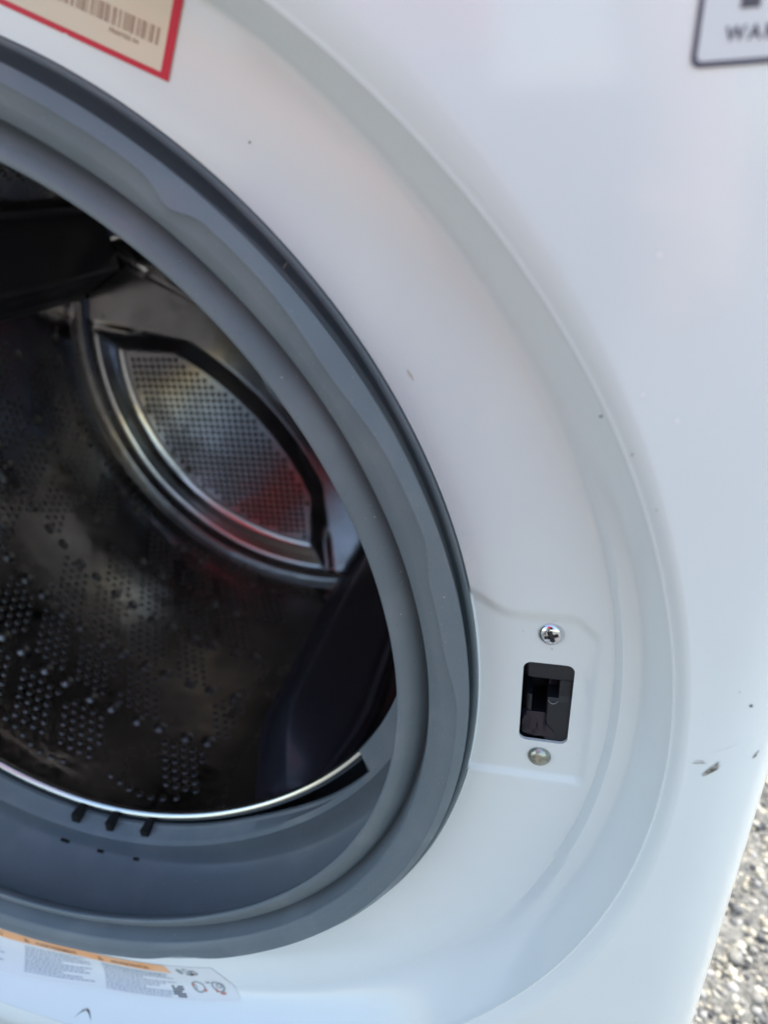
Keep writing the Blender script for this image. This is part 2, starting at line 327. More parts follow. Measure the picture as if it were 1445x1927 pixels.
# ------------------------------------------------------------------ drum
RW, YR = .240, .4216
V = []; n = 240
for j in range(n):
    a = 2*PI*j/n; rm = float(f_rim(math.degrees(a)))
    P = [(rm+.0012, .0560), (rm+.004, .0575), (rm+.02, .0600), (.215, .0630), (.231, .068), (.238, .078), (RW, .092), (RW-.0012, .104), (RW, .112), (RW, .25), (RW, .385), (RW-.0006, .400), (RW-.0022, .4085), (RW-.0010, .4120), (RW, .4216)]
    for r_, y_ in P: V.append((r_*math.cos(a), y_, r_*math.sin(a)))
drum = child(link_mesh('drum', V, grid_faces(n, len(P)), M_steel)); smooth_by(drum, 50)
drum['label'] = 'stainless steel drum with perforated and dimpled wall'
# rim bead
V = []; n = 360; q = 12
for j in range(n):
    a = 2*PI*j/n; rm = float(f_rim(math.degrees(a)))
    for k in range(q):
        b = 2*PI*k/q; r_ = rm+.0020+.0027*math.cos(b); y_ = .0530+.0027*math.sin(b); V.append((r_*math.cos(a), y_, r_*math.sin(a)))
F = [(j*q+k, j*q+(k+1) % q, ((j+1) % n)*q+(k+1) % q, ((j+1) % n)*q+k) for j in range(n) for k in range(q)]
rim_o = link_mesh('drum_rim', V, F, M_rim, drum)
# rear plate with three pressed leaf-shaped recesses
PET = (-139.5, -19.5, 100.5)
def rear_depth(x, z):
    dep = 0; sd_min = 9
    for pa in PET:
        a = math.radians(pa); cx, cz = .368*math.cos(a), .368*math.sin(a)
        sd = max(math.hypot(x, z)-.204, math.hypot(x-cx, z-cz)-.280)
        # round the tips
        dm = abs(((math.degrees(math.atan2(z, x))-pa+180) % 360)-180)
        sd = max(sd, (math.radians(dm)-math.radians(43.5))*.2)
        sd_min = min(sd_min, sd)
    return sd_min
def rear_y(x, z):
    sd = rear_depth(x, z); r = math.hypot(x, z)
    dm = min(abs(((math.degrees(math.atan2(z, x))-pa+180) % 360)-180) for pa in PET)
    k = sst(.190, .170, r)                                           # the side towards the hub drops over a steep step with a broad roll above it
    y = YR+.013*((1-sst(-.001, .019, sd))*(1-k)+(1-min(1., max(0., (sd+.001)/.027)))*k) - .0035*math.exp(-((sd-.021)/.004)**2)*(1-k)
    y -= .010*(1-sst(.030, .05, r))
    return y
V = []; nth, nrr = 400, 130
for j in range(nth):
    a = 2*PI*j/nth
    for i in range(nrr):
        r_ = .002+(RW-.002)*(i/(nrr-1)); x, z = r_*math.cos(a), r_*math.sin(a)
        V.append((x, rear_y(x, z) if r_ < RW-.004 else YR, z))
F = grid_faces(nth, nrr)+[tuple(j*nrr for j in range(nth))]
M_mirror = mat('rear_plate_steel', (.48, .46, .455), .15, metal=1., rvar=(9, .08, .2), bump=[(18, .3, .002)])
rear = link_mesh('rear_plate', V, F, M_mirror, drum)

# perforations: a raised pressed lip round each hole plus the dark hole itself
lips, cores = MB(), MB()
def add_hole(P, er, et, ey, R, lip=True):
    """P on wall, er = inward normal, et/ey tangents"""
    n = 8; vs = []
    for k in range(n):
        a = 2*PI*k/n; dv = et*math.cos(a)+ey*math.sin(a)
        vs += [P+dv*R*1.75+er*.00005, P+dv*R*1.15+er*.0007, P+dv*R*.95+er*.0006]
    F = []
    for k in range(n):
        j = (k+1) % n
        F += [(3*k, 3*j, 3*j+1, 3*k+1), (3*k+1, 3*j+1, 3*j+2, 3*k+2)]
    if lip: lips.add(vs, F)
    cores.add([P+(et*math.cos(2*PI*k/n)+ey*math.sin(2*PI*k/n))*R+er*.00045 for k in range(n)], [tuple(range(n))])
EY = Vector((0, 1, 0))
def wall(s, y, lift=0):
    a = s/RW; r_ = RW-lift
    return Vector((r_*math.cos(a), y, r_*math.sin(a))), Vector((-math.cos(a), 0, -math.sin(a))), Vector((-math.sin(a), 0, math.cos(a)))
LIFT_C = (-75, 40, 153)
def near_lifter(deg, y, w=17):
    return y > .118 and any(abs(((deg-c+180) % 360)-180) < w for c in LIFT_C)
sp = .0078; rows = int((.400-.118)/(sp*.866)); circ = 2*PI*RW
cellS, cellY = circ/36, .052
dim_spots = []
for i in range(rows):
    y = .120+i*sp*.866
    ncol = int(circ/sp)
    for j in range(ncol):
        s = (j+(.5 if i % 2 else 0))*sp; dg = math.degrees(s/RW)
        if near_lifter(dg, y): continue
        ci = math.floor((s+.45*(y-.12))/cellS); cj = math.floor((y-.118)/cellY)
        fs = ((s+.45*(y-.12))/cellS) % 1; fy_ = ((y-.118)/cellY) % 1
        if (.10 < fs < .90 and .10 < fy_ < .90) and not ((ci*7+cj*3) % 5 == 0):
            P, er, et = wall(s, y); add_hole(P, er, et, EY, .0014)
for j in range(int(circ/.0088)):                     # single row of holes near the front edge
    s = j*.0088
    if (j % 10) < 7:
        P, er, et = wall(s, .1165+.004*math.sin(j*.7)); add_hole(P, er, et, EY, .0013)
for pa in PET:                                       # square-grid perforation of the leaf recesses
    for i in range(-40, 41):
        for k in range(-40, 41):
            x, z = i*.0070, k*.0070
            if math.hypot(x, z) < .23 and rear_depth(x, z) < -.006:
                dm = abs(((math.degrees(math.atan2(z, x))-pa+180) % 360)-180)
                if dm < 60: add_hole(Vector((x, rear_y(x, z), z)), Vector((0, -1, 0)), Vector((1, 0, 0)), Vector((0, 0, 1)), .0024, lip=False)
M_lip = mat('pressed_lip_steel', (.40, .39, .38), .34, metal=1.)
lips.build('hole_lips', M_lip, drum, kind='stuff'); cores.build('perforations', M_hole, drum, kind='stuff', smooth=False)
# round pressed dimples between the hole fields
dv = []; df = []; n = 16; mr = 5
for i in range(mr+1):
    t = i/mr
    for k in range(n):
        a = 2*PI*k/n; r_ = .0052*t; dv.append((r_*math.cos(a), r_*math.sin(a), .0020*(1-t*t)**1.2+.00002))
for i in range(mr):
    for k in range(n):
        j = (k+1) % n; df.append((i*n+k, (i+1)*n+k, (i+1)*n+j, i*n+j))
dme = bpy.data.meshes.new('dimple'); dme.from_pydata(dv, [], df); dme.materials.append(M_lip); dme.polygons.foreach_set('use_smooth', [True]*len(df))
cnt = 0
for cj in range(6):
    for ci in range(36):
        if cj == 0 or ((ci+cj) % 2 == 0 and cj > 3): continue
        y = .118+(cj+.5)*cellY; s = (ci+.5)*cellS-.45*(y-.12)
        for ds, dy in ((-.021, -.024), (.002, -.025)):
            y2, s2 = y+dy, s+ds-.45*dy; dg = math.degrees(s2/RW)
            d2 = ((dg+180) % 360)-180
            if near_lifter(dg, y2, 19) or y2 > .395 or not (d2 < -40 or d2 > 130) or cnt >= 280: continue
            P, er, et = wall(s2, y2)
            o = bpy.data.objects.new('dimple', dme); C.objects.link(o); o.parent = drum
            o.matrix_local = Matrix(((et.x, 0, er.x, P.x), (et.y, 1, er.y, P.y), (et.z, 0, er.z, P.z), (0, 0, 0, 1))); cnt += 1
# lifters (paddles)
def lifter(cdeg, label):
    V = []; ys = [.124, .127, .133, .142, .155, .175, .20, .24, .28, .32, .36, .395, .418]; nt2 = 51
    for y in ys:
        fr = sst(.122, .172, y)
        hw = .050*(.52+.48*sst(.118, .20, y)); hh = .036*fr*(1-.12*sst(.30, .42, y))
        for k in range(nt2):
            t = -1+2*k/(nt2-1); a = abs(t)
            prof = (1-math.sqrt(a*a+.004)+.063)*.95+.05*(1-a**4)
            prof = max(0, prof) if a < 1 else 0
            edge = .0085*(1-sst(.95, 1.0, a))
            b_ = min(1, a/.84); pr2 = (1-math.sqrt(b_*b_+.004)+.063)*.95+.05*(1-b_**4)
            h = hh*max(0, pr2)*(1 if a < .84 else 0)+edge*sst(.122, .128, y)
            s = hw*t; ang_ = math.radians(cdeg)+s/RW; r_ = RW-h+.0008
            V.append((r_*math.cos(ang_), y, r_*math.sin(ang_)))
    F = grid_faces(len(ys), nt2, closed=False)
    F.append(tuple(range(nt2)))
    o = link_mesh('lifter', V, F, M_lifter, drum, label=label); smooth_by(o, 40)
    return o
lifter(LIFT_C[0], 'dark plastic drum lifter standing low on the right')
lifter(LIFT_C[1], None); lifter(LIFT_C[2], 'dark plastic drum lifter high on the left')
# outer tub behind the gasket
V = []; n = 96
for j in range(n):
    a = 2*PI*j/n
    for r_, y_ in ((.200, .056), (.215, .050), (.262, .058), (.266, .075), (.266, .46), (.02, .47)): V.append((r_*math.cos(a), y_, r_*math.sin(a)))
M_tub = mat('tub_plastic', (.10, .10, .11), .6)
tub = child(link_mesh('outer_tub', V, grid_faces(n, 6)+[tuple(j*6+5 for j in range(n))], M_tub)); smooth_by(tub, 40)

# ------------------------------------------------------------------ latch socket and its screws
FY = float(front_y(LX, LZ-.0145))             # sheet depth in the pad
def uv(u, v): return LX-LW+2*LW*u, LZ+LH-2*LH*v
sock = bpy.data.objects.new('latch_socket', None); C.objects.link(sock); sock.location = (LX, FY, LZ); child(sock)
sock['label'] = 'black plastic door latch socket in a rounded slot'
bpy.context.view_layer.update()
def schild(o): o.parent = sock; o.matrix_parent_inverse = Matrix.Translation((-LX, -FY, -LZ)); return o
b = MB()
O = rrect(LX, LZ, LW-.0002, LH-.0002, LR-.0002); O2 = rrect(LX, LZ, LW-.0006, LH-.0006, LR-.0003); n = len(O)
y0, y1, y2 = FY+.0007, FY+.0011, FY+.0038
def slope(x, z):      # face of the socket: top band leans inward, rest lies deeper
    u = (x-(LX-LW))/(2*LW); v = (LZ+LH-z)/(2*LH)
    y = FY+.0003+.0009*sst(0, .20, v)+.0010*sst(.19, .25, v)
    y -= .0010*sst(.48, .56, u)*sst(.42, .50, v)-.0016*sst(.20, .0, u)*sst(.15,.3,v)
    y += .0030*sst(.12, .0, u)
    return y
# plate as a fine grid with the L-shaped mouth cut away
NU, NV = 60, 126; idx = {}; vs = []; fs = []
def mouth(u, v):
    return (.10 < u < .75 and .225 < v < .455) or (.22 < u < .53 and .455 <= v < .69)
for j in range(NV+1):
    for i in range(NU+1):
        u, v = i/NU, j/NV; x, z = uv(u, v)
        # pull into the rounded rectangle
        cx_, cz_ = max(LX-LW+LR, min(LX+LW-LR, x)), max(LZ-LH+LR, min(LZ+LH-LR, z))
        dx, dz = x-cx_, z-cz_; L_ = math.hypot(dx, dz)
        if L_ > LR-.0002: x, z = cx_+dx/L_*(LR-.0002), cz_+dz/L_*(LR-.0002)
        vs.append((x, slope(x, z), z))
for j in range(NV):
    for i in range(NU):
        if not mouth((i+.5)/NU, (j+.5)/NV):
            a = j*(NU+1)+i; fs.append((a, a+1, a+NU+2, a+NU+1))
pl = schild(link_mesh('socket_face', vs, fs, M_black)); 
# mouth walls: extrude the cut border inward
bm = bmesh.new(); bm.from_mesh(pl.data)
be = [e for e in bm.edges if len(e.link_faces) == 1]
r_ = bmesh.ops.extrude_edge_only(bm, edges=be)
for g in r_['geom']:
    if isinstance(g, bmesh.types.BMVert):
        u = (g.co.x-(LX-LW))/(2*LW); v = (LZ+LH-g.co.z)/(2*LH)
        g.co.y += .016 if (.05 < u < .95 and .1 < v < .8) else .001
bmesh.ops.recalc_face_normals(bm, faces=bm.faces); bm.to_mesh(pl.data); bm.free(); smooth_by(pl, 35)
def boxm(name, x0, x1, y0, y1, z0, z1, mt, bev=.0004):
    bm = bmesh.new(); bmesh.ops.create_cube(bm, size=1)
    for v in bm.verts: v.co = Vector((x0+(v.co.x+.5)*(x1-x0), y0+(v.co.y+.5)*(y1-y0), z0+(v.co.z+.5)*(z1-z0)))
    if bev: bmesh.ops.bevel(bm, geom=bm.edges[:], offset=bev, segments=2, affect='EDGES', profile=.5)
    me = bpy.data.meshes.new(name); bm.to_mesh(me); bm.free(); me.materials.append(mt)
    o = bpy.data.objects.new(name, me); C.objects.link(o); return o
schild(boxm('socket_back', LX-LW-.001, LX+LW+.001, FY+.0165, FY+.018, LZ-LH-.001, LZ+LH+.001, M_black))
x0, z0 = uv(.55, .30); x1, z1 = uv(.74, .44)
schild(boxm('latch_claw', x0, x1, FY+.0075, FY+.0125, z1, z0, M_blackg))
# glossy scooped tongue low in the socket
V = []
for j in range(15):
    v = .66+.29*j/14
    for i in range(15):
        lim = .52+.22*sst(.74, .93, v)
        u = .05+(lim-.05)*i/14; x, z = uv(u, v)
        y = FY+.0032-.0012*sst(.66, .95, v)+.0018*math.sin(PI*i/14)*-.6+.0004*math.sin(i*1.3+j*.7)*.4
        V.append((x, min(y, slope(x, z)-.0003), z))
schild(link_mesh('latch_tongue', V, grid_faces(15, 15, closed=False), M_blackg))
# a moulding burr curl
x0, z0 = uv(.62, .50)
V = []; 
for k in range(9):
    t = k/8; x, z = uv(.54+.20*t, .475+.035*math.sin(PI*t*1.0)); y = slope(x, z)-.0003
    V += [(x, y, z+.00012), (x, y-.0002, z), (x, y, z-.00012)]
M_burr = mat('plastic_burr', (.30, .31, .34), .3)
schild(link_mesh('mould_burr', V, [(3*k+i, 3*k+3+i, 3*k+4+i, 3*k+1+i) for k in range(8) for i in range(2)], M_burr))

def screw(cx, cz, R, H, rot, mt, label, cross):
    M_recess_shade = bpy.data.materials.get('recess_shade') or mat('recess_shade', (.05, .048, .045), .6)  # shade inside the cross recess, painted as a dark colour
    msk = []; sy = float(front_y(cx, cz)); V = []; nr2, na = 40, 96; cr, sr = math.cos(rot), math.sin(rot)
    for i in range(nr2):
        t = i/(nr2-1); r_ = R*t
        for k in range(na):
            a = 2*PI*k/na; x, z = r_*math.cos(a), r_*math.sin(a)
            h = H*(math.sqrt(max(0, 1-(t*.985)**2))*.82+.18*(1-t**6)); m_ = 0
            if cross:
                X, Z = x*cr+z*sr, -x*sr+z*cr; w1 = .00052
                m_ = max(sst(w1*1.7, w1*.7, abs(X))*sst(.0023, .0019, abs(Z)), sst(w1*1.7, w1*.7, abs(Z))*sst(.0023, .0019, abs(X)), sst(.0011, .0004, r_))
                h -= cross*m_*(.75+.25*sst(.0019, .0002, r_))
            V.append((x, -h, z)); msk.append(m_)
    for k in range(na):
        a = 2*PI*k/na; V.append((R*1.0*math.cos(a), .0004, R*1.0*math.sin(a)))
    F = []
    for i in range(nr2):
        for k in range(na):
            j = (k+1) % na; F.append((i*na+k, (i+1)*na+k, (i+1)*na+j, i*na+j))
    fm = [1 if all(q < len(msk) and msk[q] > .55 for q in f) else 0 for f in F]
    o = link_mesh('screw', V, F, label=label, mats=[mt, M_recess_shade], fm=fm); o.location = (cx, sy, cz); bpy.context.view_layer.update()
    child(o); return o
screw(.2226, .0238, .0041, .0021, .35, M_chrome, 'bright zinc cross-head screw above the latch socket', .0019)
screw(.2222, -.0289, .0040, .0024, .9, M_dull, 'tarnished domed screw below the latch socket', 0)

# ------------------------------------------------------------------ stickers
def patch(fn, nu, nv): 
    V = [fn(i/nu, j/nv) for j in range(nv+1) for i in range(nu+1)]
    return V, [(j*(nu+1)+i, j*(nu+1)+i+1, (j+1)*(nu+1)+i+1, (j+1)*(nu+1)+i) for j in range(nv) for i in range(nu)]
def text_to(fn, body, size, align='LEFT', bold=0., space=1.):
    cu = bpy.data.curves.new('t', 'FONT'); cu.body = body; cu.size = size; cu.align_x = align; cu.offset = bold; cu.space_character = space; cu.resolution_u = 3
    o = bpy.data.objects.new('t', cu); me = bpy.data.meshes.new_from_object(o)
    vs = [fn(v.co.x, v.co.y) for v in me.vertices]; fs = [tuple(p.vertices) for p in me.polygons]
    bpy.data.objects.remove(o); bpy.data.curves.remove(cu); bpy.data.meshes.remove(me); return vs, fs
# paper sticker with red border
SB, SU, SV = Vector((.1219, .177)), Vector((-.911, .412)), Vector((.412, .911))
def st(lift):
    return lambda u, v: on_panel(SB.x+SU.x*u+SV.x*v, SB.y+SU.y*u+SV.y*v, lift)
SW, SH = .072, .0245
stk = bpy.data.objects.new('paper_sticker', None); C.objects.link(stk); p0 = st(0)(0, 0); stk.location = p0; child(stk)
stk['label'] = 'stained cream paper sticker with a red border and barcode'
bpy.context.view_layer.update()
def kid(o, par, loc): o.parent = par; o.matrix_parent_inverse = Matrix.Translation(-Vector(loc)); return o
f = st(.00022); v_, fc = patch(lambda a, b: f(.0001+(SW-.0002)*a, .0001+(SH-.0002)*b), 60, 24)
kid(link_mesh('sticker_paper', v_, fc, M_cream), stk, p0)
b = MB(); f = st(.00034)
def nick(u): return .00035*max(0, 1-abs(u-.0275)/.0007)
v_, fc = patch(lambda a, c: f(.0023*a, SH*c), 4, 30); b.add(v_, fc)
v_, fc = patch(lambda a, c: f(.0023+(SW-.0046)*a, (.0013-nick(.0023+(SW-.0046)*a)*0)*c+nick(.0023+(SW-.0046)*a)*(1-c)), 140, 2); b.add(v_, fc)
v_, fc = patch(lambda a, c: f(SW-.0023+.0023*a, SH*c), 4, 30); b.add(v_, fc)
v_, fc = patch(lambda a, c: f(.0023+(SW-.0046)*a, SH-.0013+.0013*c), 140, 2); b.add(v_, fc)
b.build('red_border', M_red, None); kid(bpy.context.scene.objects['red_border'], stk, p0)
b = MB(); f = st(.00034); u = .0043; rr = random.Random(11)
while u < .034:
    w = rr.choice((.00022, .00022, .0004, .0006)); g = rr.choice((.0003, .0003, .0005, .0008))
    top = .0098-.00005*u; bot = .0062-.0004*max(0, (u-.03)/.01)
    v_, fc = patch(lambda a, c: f(u+w*a, bot+(top-bot)*c), 1, 4); b.add(v_, fc); u += w+g
o = b.build('barcode', M_smudge, None); kid(o, stk, p0)
f0 = st(.00034)
v_, fc = text_to(lambda x, y: f0(.0168-x, .0046+y), 'PRINTED 04', .0013, bold=.00004, space=1.15)
kid(link_mesh('printed_text', v_, fc, M_smudge, smooth=False), stk, p0)

# product badge high on the front
def bd(x, z): return on_panel(x, z, .0003)
bp = Vector((.2364, Y_C, .1692)); bdg = bpy.data.objects.new('warranty_badge', None); C.objects.link(bdg); bdg.location = bp; child(bdg)
bdg['label'] = 'square printed badge with a rounded navy outline'
bpy.context.view_layer.update()
bx0, bx1, bz0, bz1 = .2359, .2635, .1688, .1990
def rr2(x0, x1, z0, z1, r): return rrect((x0+x1)/2, (z0+z1)/2, (x1-x0)/2, (z1-z0)/2, r)
v_ = [Vector((x, Y_C-.0002, z)) for x, z in rr2(bx0+.0003, bx1-.0003, bz0+.0003, bz1-.0003, .0013)]
kid(link_mesh('badge_film', v_, [tuple(range(len(v_)))], M_badge, smooth=False), bdg, bp)
A1, A2 = rr2(bx0, bx1, bz0, bz1, .0016), rr2(bx0+.0009, bx1-.0009, bz0+.0009, bz1-.0009, .0010); n = len(A1)
v_ = [Vector((x, Y_C-.0003, z)) for x, z in A1+A2]
kid(link_mesh('badge_outline', v_, [(i, (i+1) % n, n+(i+1) % n, n+i) for i in range(n)], M_navy, smooth=False), bdg, bp)
v_, fc = text_to(lambda x, y: Vector((.2409+x, Y_C-.0003, .1724+y)), 'WARRANTY', .0030, bold=.00008, space=1.30)
kid(link_mesh('badge_text', v_, fc, M_navy, smooth=False), bdg, bp)
v_, fc = text_to(lambda x, y: Vector((.2398+x, Y_C-.0003, .1775+y)), '10', .0170, bold=.0007)
kid(link_mesh('badge_number', v_, fc, M_inkdark, smooth=False), bdg, bp)

# warning label along the lower arc of the seat
LT = ([-112, -106.6, -93.7, -80, -72, -66], [.2275, .2256, .2196, .2190, .2186, .2186])
def lab(a, s, lift=.0003):
    """a = degrees along the arc, s = distance down the label along the surface"""
    r0 = float(np.interp(a, *LT)); dg = a+120*s; k = 26; rs = r0+np.linspace(0, .024, 97); ys = panel_y(rs, dg)
    arc = np.concatenate([[0], np.cumsum(np.hypot(np.diff(rs), np.diff(ys)))]); r_ = float(np.interp(s, arc, rs))
    t = math.radians(dg); return on_panel(r_*math.cos(t), r_*math.sin(t), lift)
wl = bpy.data.objects.new('warning_label', None); C.objects.link(wl); p1 = lab(-92, 0, 0); wl.location = p1; child(wl)
wl['label'] = 'curved transparent warning label with an orange heading strip'
bpy.context.view_layer.update()
A0, A1_ = -112., -72.; HL = .0218
v_, fc = patch(lambda a, c: lab(A0+(A1_-A0)*a, HL*c, .00016), 110, 16); kid(link_mesh('label_film', v_, fc, M_label), wl, p1)
b = MB()
for seg in (lambda a, c: lab(A1_-.08+.08*a, HL*c, .00026), lambda a, c: lab(A0+(A1_-A0)*a, HL-.0003+.0003*c, .00026), lambda a, c: lab(-79.5+.07*a, HL*c, .00026)):
    v_, fc = patch(seg, 40, 20); b.add(v_, fc)
M_edge = mat('label_edge', (.86, .86, .86), .4)
kid(b.build('label_edge', M_edge, None), wl, p1)
v_, fc = patch(lambda a, c: lab(A0+(-79.9-A0)*a, .0003+.0060*c, .00026), 110, 4); kid(link_mesh('orange_strip', v_, fc, M_orange), wl, p1)
b = MB()
def ltext(body, a, s, size, space=1.0, bold=.00006):
    return text_to(lambda x, y: lab(a+x/.0039, s-y, .00034), body, size, bold=bold, space=space)
for body, a in (('AVERTISSEMENT', -101.3), ('ADVERTENCIA', -89.2), ('WARNING', -111)):
    v_, fc = ltext(body, a, .0052, .0036, 1.0); b.add(v_, fc)
for a in (-103.2, -91.3):
    b.add([lab(a, .0053, .00034), lab(a+.9, .0053, .00034), lab(a+.45, .0015, .00034)], [(0, 1, 2)])
M_oink = mat('brown_heading_print', (.28, .13, .06), .5)
kid(b.build('heading_text', M_oink, None, smooth=False), wl, p1)
b = MB(); rr = random.Random(5)
for a0, a1, s0, s1, n_ in ((-112, -106.2, .0082, .0160, 6), (-103.4, -93.3, .0078, .0186, 11), (-91.6, -80.6, .0078, .0198, 12)):
    for i in range(n_):
        s = s0+(s1-s0)*i/(n_-1); a = a0; end = a1-(rr.random()**2)*3.0
        if i in (4, 8): end = a0+(a1-a0)*.55
        while a < end:
            w = rr.uniform(.18, .75)
            v_, fc = patch(lambda u, c: lab(a+min(w, end-a)*u, s+.00052*c, .00034), 2, 1); b.add(v_, fc); a += w+.14
kid(b.build('small_print', M_ink, None, kind='stuff'), wl, p1)
b = MB()
for i in range(5):
    for k in range(4):
        if rr.random() < .85:
            a = -81.6+k*.45+.05*i; s = .0150+i*.0011
            v_, fc = patch(lambda u, c: lab(a+.38*u, s+.0008*c, .00036), 1, 1); b.add(v_, fc)
kid(b.build('dark_code_print', M_inkdark, None, kind='stuff'), wl, p1)
# pictograms
def blob(b, a, s, ra, rs_, seg=18, ring=None, lift=.00034):
    pts = [(a+ra*math.cos(2*PI*k/seg), s+rs_*math.sin(2*PI*k/seg)) for k in range(seg)]
    if ring is None: b.add([lab(x, y, lift) for x, y in pts], [tuple(range(seg))])
    else:
        p2 = [(a+ra*ring*math.cos(2*PI*k/seg), s+rs_*ring*math.sin(2*PI*k/seg)) for k in range(seg)]
        b.add([lab(x, y, lift) for x, y in pts+p2], [(k, (k+1) % seg, seg+(k+1) % seg, seg+k) for k in range(seg)])
b = MB(); blob(b, -78.2, .0042, .42, .0021); blob(b, -76.9, .0030, .5, .0016, ring=.7); blob(b, -76.0, .0046, .55, .0019, ring=.45); blob(b, -77.0, .0062, .6, .0010)
blob(b, -77.4, .0148, .95, .0030, ring=.78); blob(b, -78.0, .0150, .3, .0014, ring=.6); blob(b, -74.4, .0145, .95, .0031, ring=.76); blob(b, -74.2, .0142, .45, .0014, ring=.6); blob(b, -75.6, .0122, .35, .0006)
kid(b.build('pictogram', M_inkdark if False else mat('pictogram_print', (.26, .29, .31), .5), None, smooth=False), wl, p1)
b = MB(); blob(b, -76.5, .0060, .35, .0008); blob(b, -78.2, .0140, .18, .0012); blob(b, -76.6, .0165, .25, .0008); blob(b, -74.9, .0166, .2, .0010); blob(b, -74.1, .0180, .45, .0006)
kid(b.build('pictogram_accent', M_inkred, None, smooth=False), wl, p1)

# ------------------------------------------------------------------ scuffs, chips and specks on the paint
def streak(name, pts, w, mt, label=None, lift=.00012):
    """pts = [(x,z)...] in the front plane; a thin tapering flake"""
    V = []; n = len(pts)
    for i, (x, z) in enumerate(pts):
        a = pts[max(0, i-1)]; c = pts[min(n-1, i+1)]; dx, dz = c[0]-a[0], c[1]-a[1]; L_ = math.hypot(dx, dz) or 1
        ww = w*math.sin(PI*(i+.35)/(n-.3)); V += [on_panel(x-dz/L_*ww, z+dx/L_*ww, lift), on_panel(x+dz/L_*ww, z-dx/L_*ww, lift)]
    o = link_mesh(name, V, [(2*i, 2*i+1, 2*i+3, 2*i+2) for i in range(n-1)], mt, label=label); return child(o)
rr = random.Random(3)
def jit(p, q, n, j):
    return [(p[0]+(q[0]-p[0])*i/(n-1)+rr.uniform(-j, j), p[1]+(q[1]-p[1])*i/(n-1)+rr.uniform(-j, j)) for i in range(n)]
b = MB()
dn = Vector((.79, -.61)); dl = Vector((.61, .79))
for k in range(8):
    off = (k-3.5)*.00013; st_ = .0012+.0035*abs(k-3.5)/3.5*rr.random(); ln = rr.uniform(.0042, .0075)
    p_ = Vector((.2642, .0006))+dl*st_+dn*off; q_ = p_+dl*ln+dn*off*.8
    streak('scuff', jit(p_, q_, 9, .00012), rr.uniform(.00013, .00026), M_scuff, 'dark scuff scratched into the white paint')
streak('scuff', jit((.2617, .0058), (.2652, .0066), 8, .00012), .00022, M_scuff, 'short brown scratch in the white paint')
streak('scuff', jit((.2622, .0068), (.2646, .0072), 6, .00008), .00010, M_scuff, 'short brown scratch in the white paint')
streak('scuff', jit((.2790, .0098), (.2774, .0070), 6, .0002), .00032, M_scuff, 'small brown chip near the cabinet edge')
streak('pale_scratch', [(.2651+.0084*t, .0088+.0052*t**.7) for t in [k/9 for k in range(10)]], .00016, mat('pale_scratch', (.90, .90, .90), .3))
streak('paint_chip', jit((.1788, .1078), (.1806, .1046), 6, .0001), .0004, mat('bare_chip', (.55, .52, .47), .5), 'pale chip in the white door seat')
for x, z, r_, mt in ((.2728, .0274, .00055, M_inkdark), (.2284, .1026, .00045, M_scuff), (.1410, .1633, .00035, M_inkdark), (.2356, .1101, .0005, M_chip), (.2433, .1043, .0006, M_chip), (.2355, .0956, .0004, M_scuff), (.2351, .1382, .0006, M_chip), (.2423, .0824, .0003, M_scuff), (.2205, .0270, .00022, M_scuff), (.2230, .0292, .0002, M_scuff), (.2238, .0294, .0002, M_scuff), (.2232, .0180, .0002, M_scuff), (.2140, .0239, .0002, M_scuff), (.2690, .0322, .0002, M_scuff)):
    n = 9; c = on_panel(x, z, .00015); child(link_mesh('paint_speck', [c+Vector((math.cos(2*PI*k/n)*r_*rr.uniform(.7, 1.1), 0, math.sin(2*PI*k/n)*r_*rr.uniform(.7, 1.1))) for k in range(n)], [tuple(range(n))], mt, smooth=False))
V = []
for k in range(15):
    t = k/14; dg = -92.0+2.3*t; r_ = .2436-.0016*math.sin(PI*t); a = math.radians(dg)
    V.append((r_*math.cos(a), r_*math.sin(a)))
streak('dirt_curl', V, .00025, M_scuff)
# a hair stuck across the outer groove of the gasket, and water drops in the fold under the drum
def tube(name, pts, r_, mt):
    V = []; n = 5
    for i, p in enumerate(pts):
        a = pts[max(0, i-1)]; c = pts[min(len(pts)-1, i+1)]; d_ = (c-a).normalized(); u_ = d_.orthogonal().normalized(); w_ = d_.cross(u_)
        V += [p+(u_*math.cos(2*PI*k/n)+w_*math.sin(2*PI*k/n))*r_ for k in range(n)]
    return child(link_mesh(name, V, [(i*n+k, i*n+(k+1) % n, (i+1)*n+(k+1) % n, (i+1)*n+k) for i in range(len(pts)-1) for k in range(n)], mt))
hp = []
for k in range(9):
    t = k/8; dg = 42.3-1.6*t+.5*math.sin(PI*t); r_ = .2035-.0075*t; a = math.radians(dg); hp.append(Vector((r_*math.cos(a), -.0035-.008*t, r_*math.sin(a))))
tube('hair', hp, .00007, M_scuff)
M_drop = mat('water', (.9, .95, 1), .02); M_drop.node_tree.nodes['Principled BSDF'].inputs['Transmission Weight'].default_value = 1.; M_drop.node_tree.nodes['Principled BSDF'].inputs['IOR'].default_value = 1.33
bm = bmesh.new(); bmesh.ops.create_uvsphere(bm, u_segments=12, v_segments=8, radius=1); dm_ = bpy.data.meshes.new('water_drop'); bm.to_mesh(dm_); bm.free(); dm_.materials.append(M_drop); dm_.polygons.foreach_set('use_smooth', [True]*len(dm_.polygons))
for k in range(26):
    dg = rr.uniform(-118, -48); ledge = k % 2; r_, y_ = (.1800, .0425) if ledge else (.1915, .034-.004*rr.random())
    if not ledge: y_ = .0360
    a = math.radians(dg); o = bpy.data.objects.new('water_drop', dm_); C.objects.link(o); sc_ = rr.choice((.0006, .0008, .0012)); o.scale = (sc_*1.3, sc_*1.2, sc_*.8)
    o.location = (r_*math.cos(a), y_, r_*math.sin(a)); bpy.context.view_layer.update(); child(o)


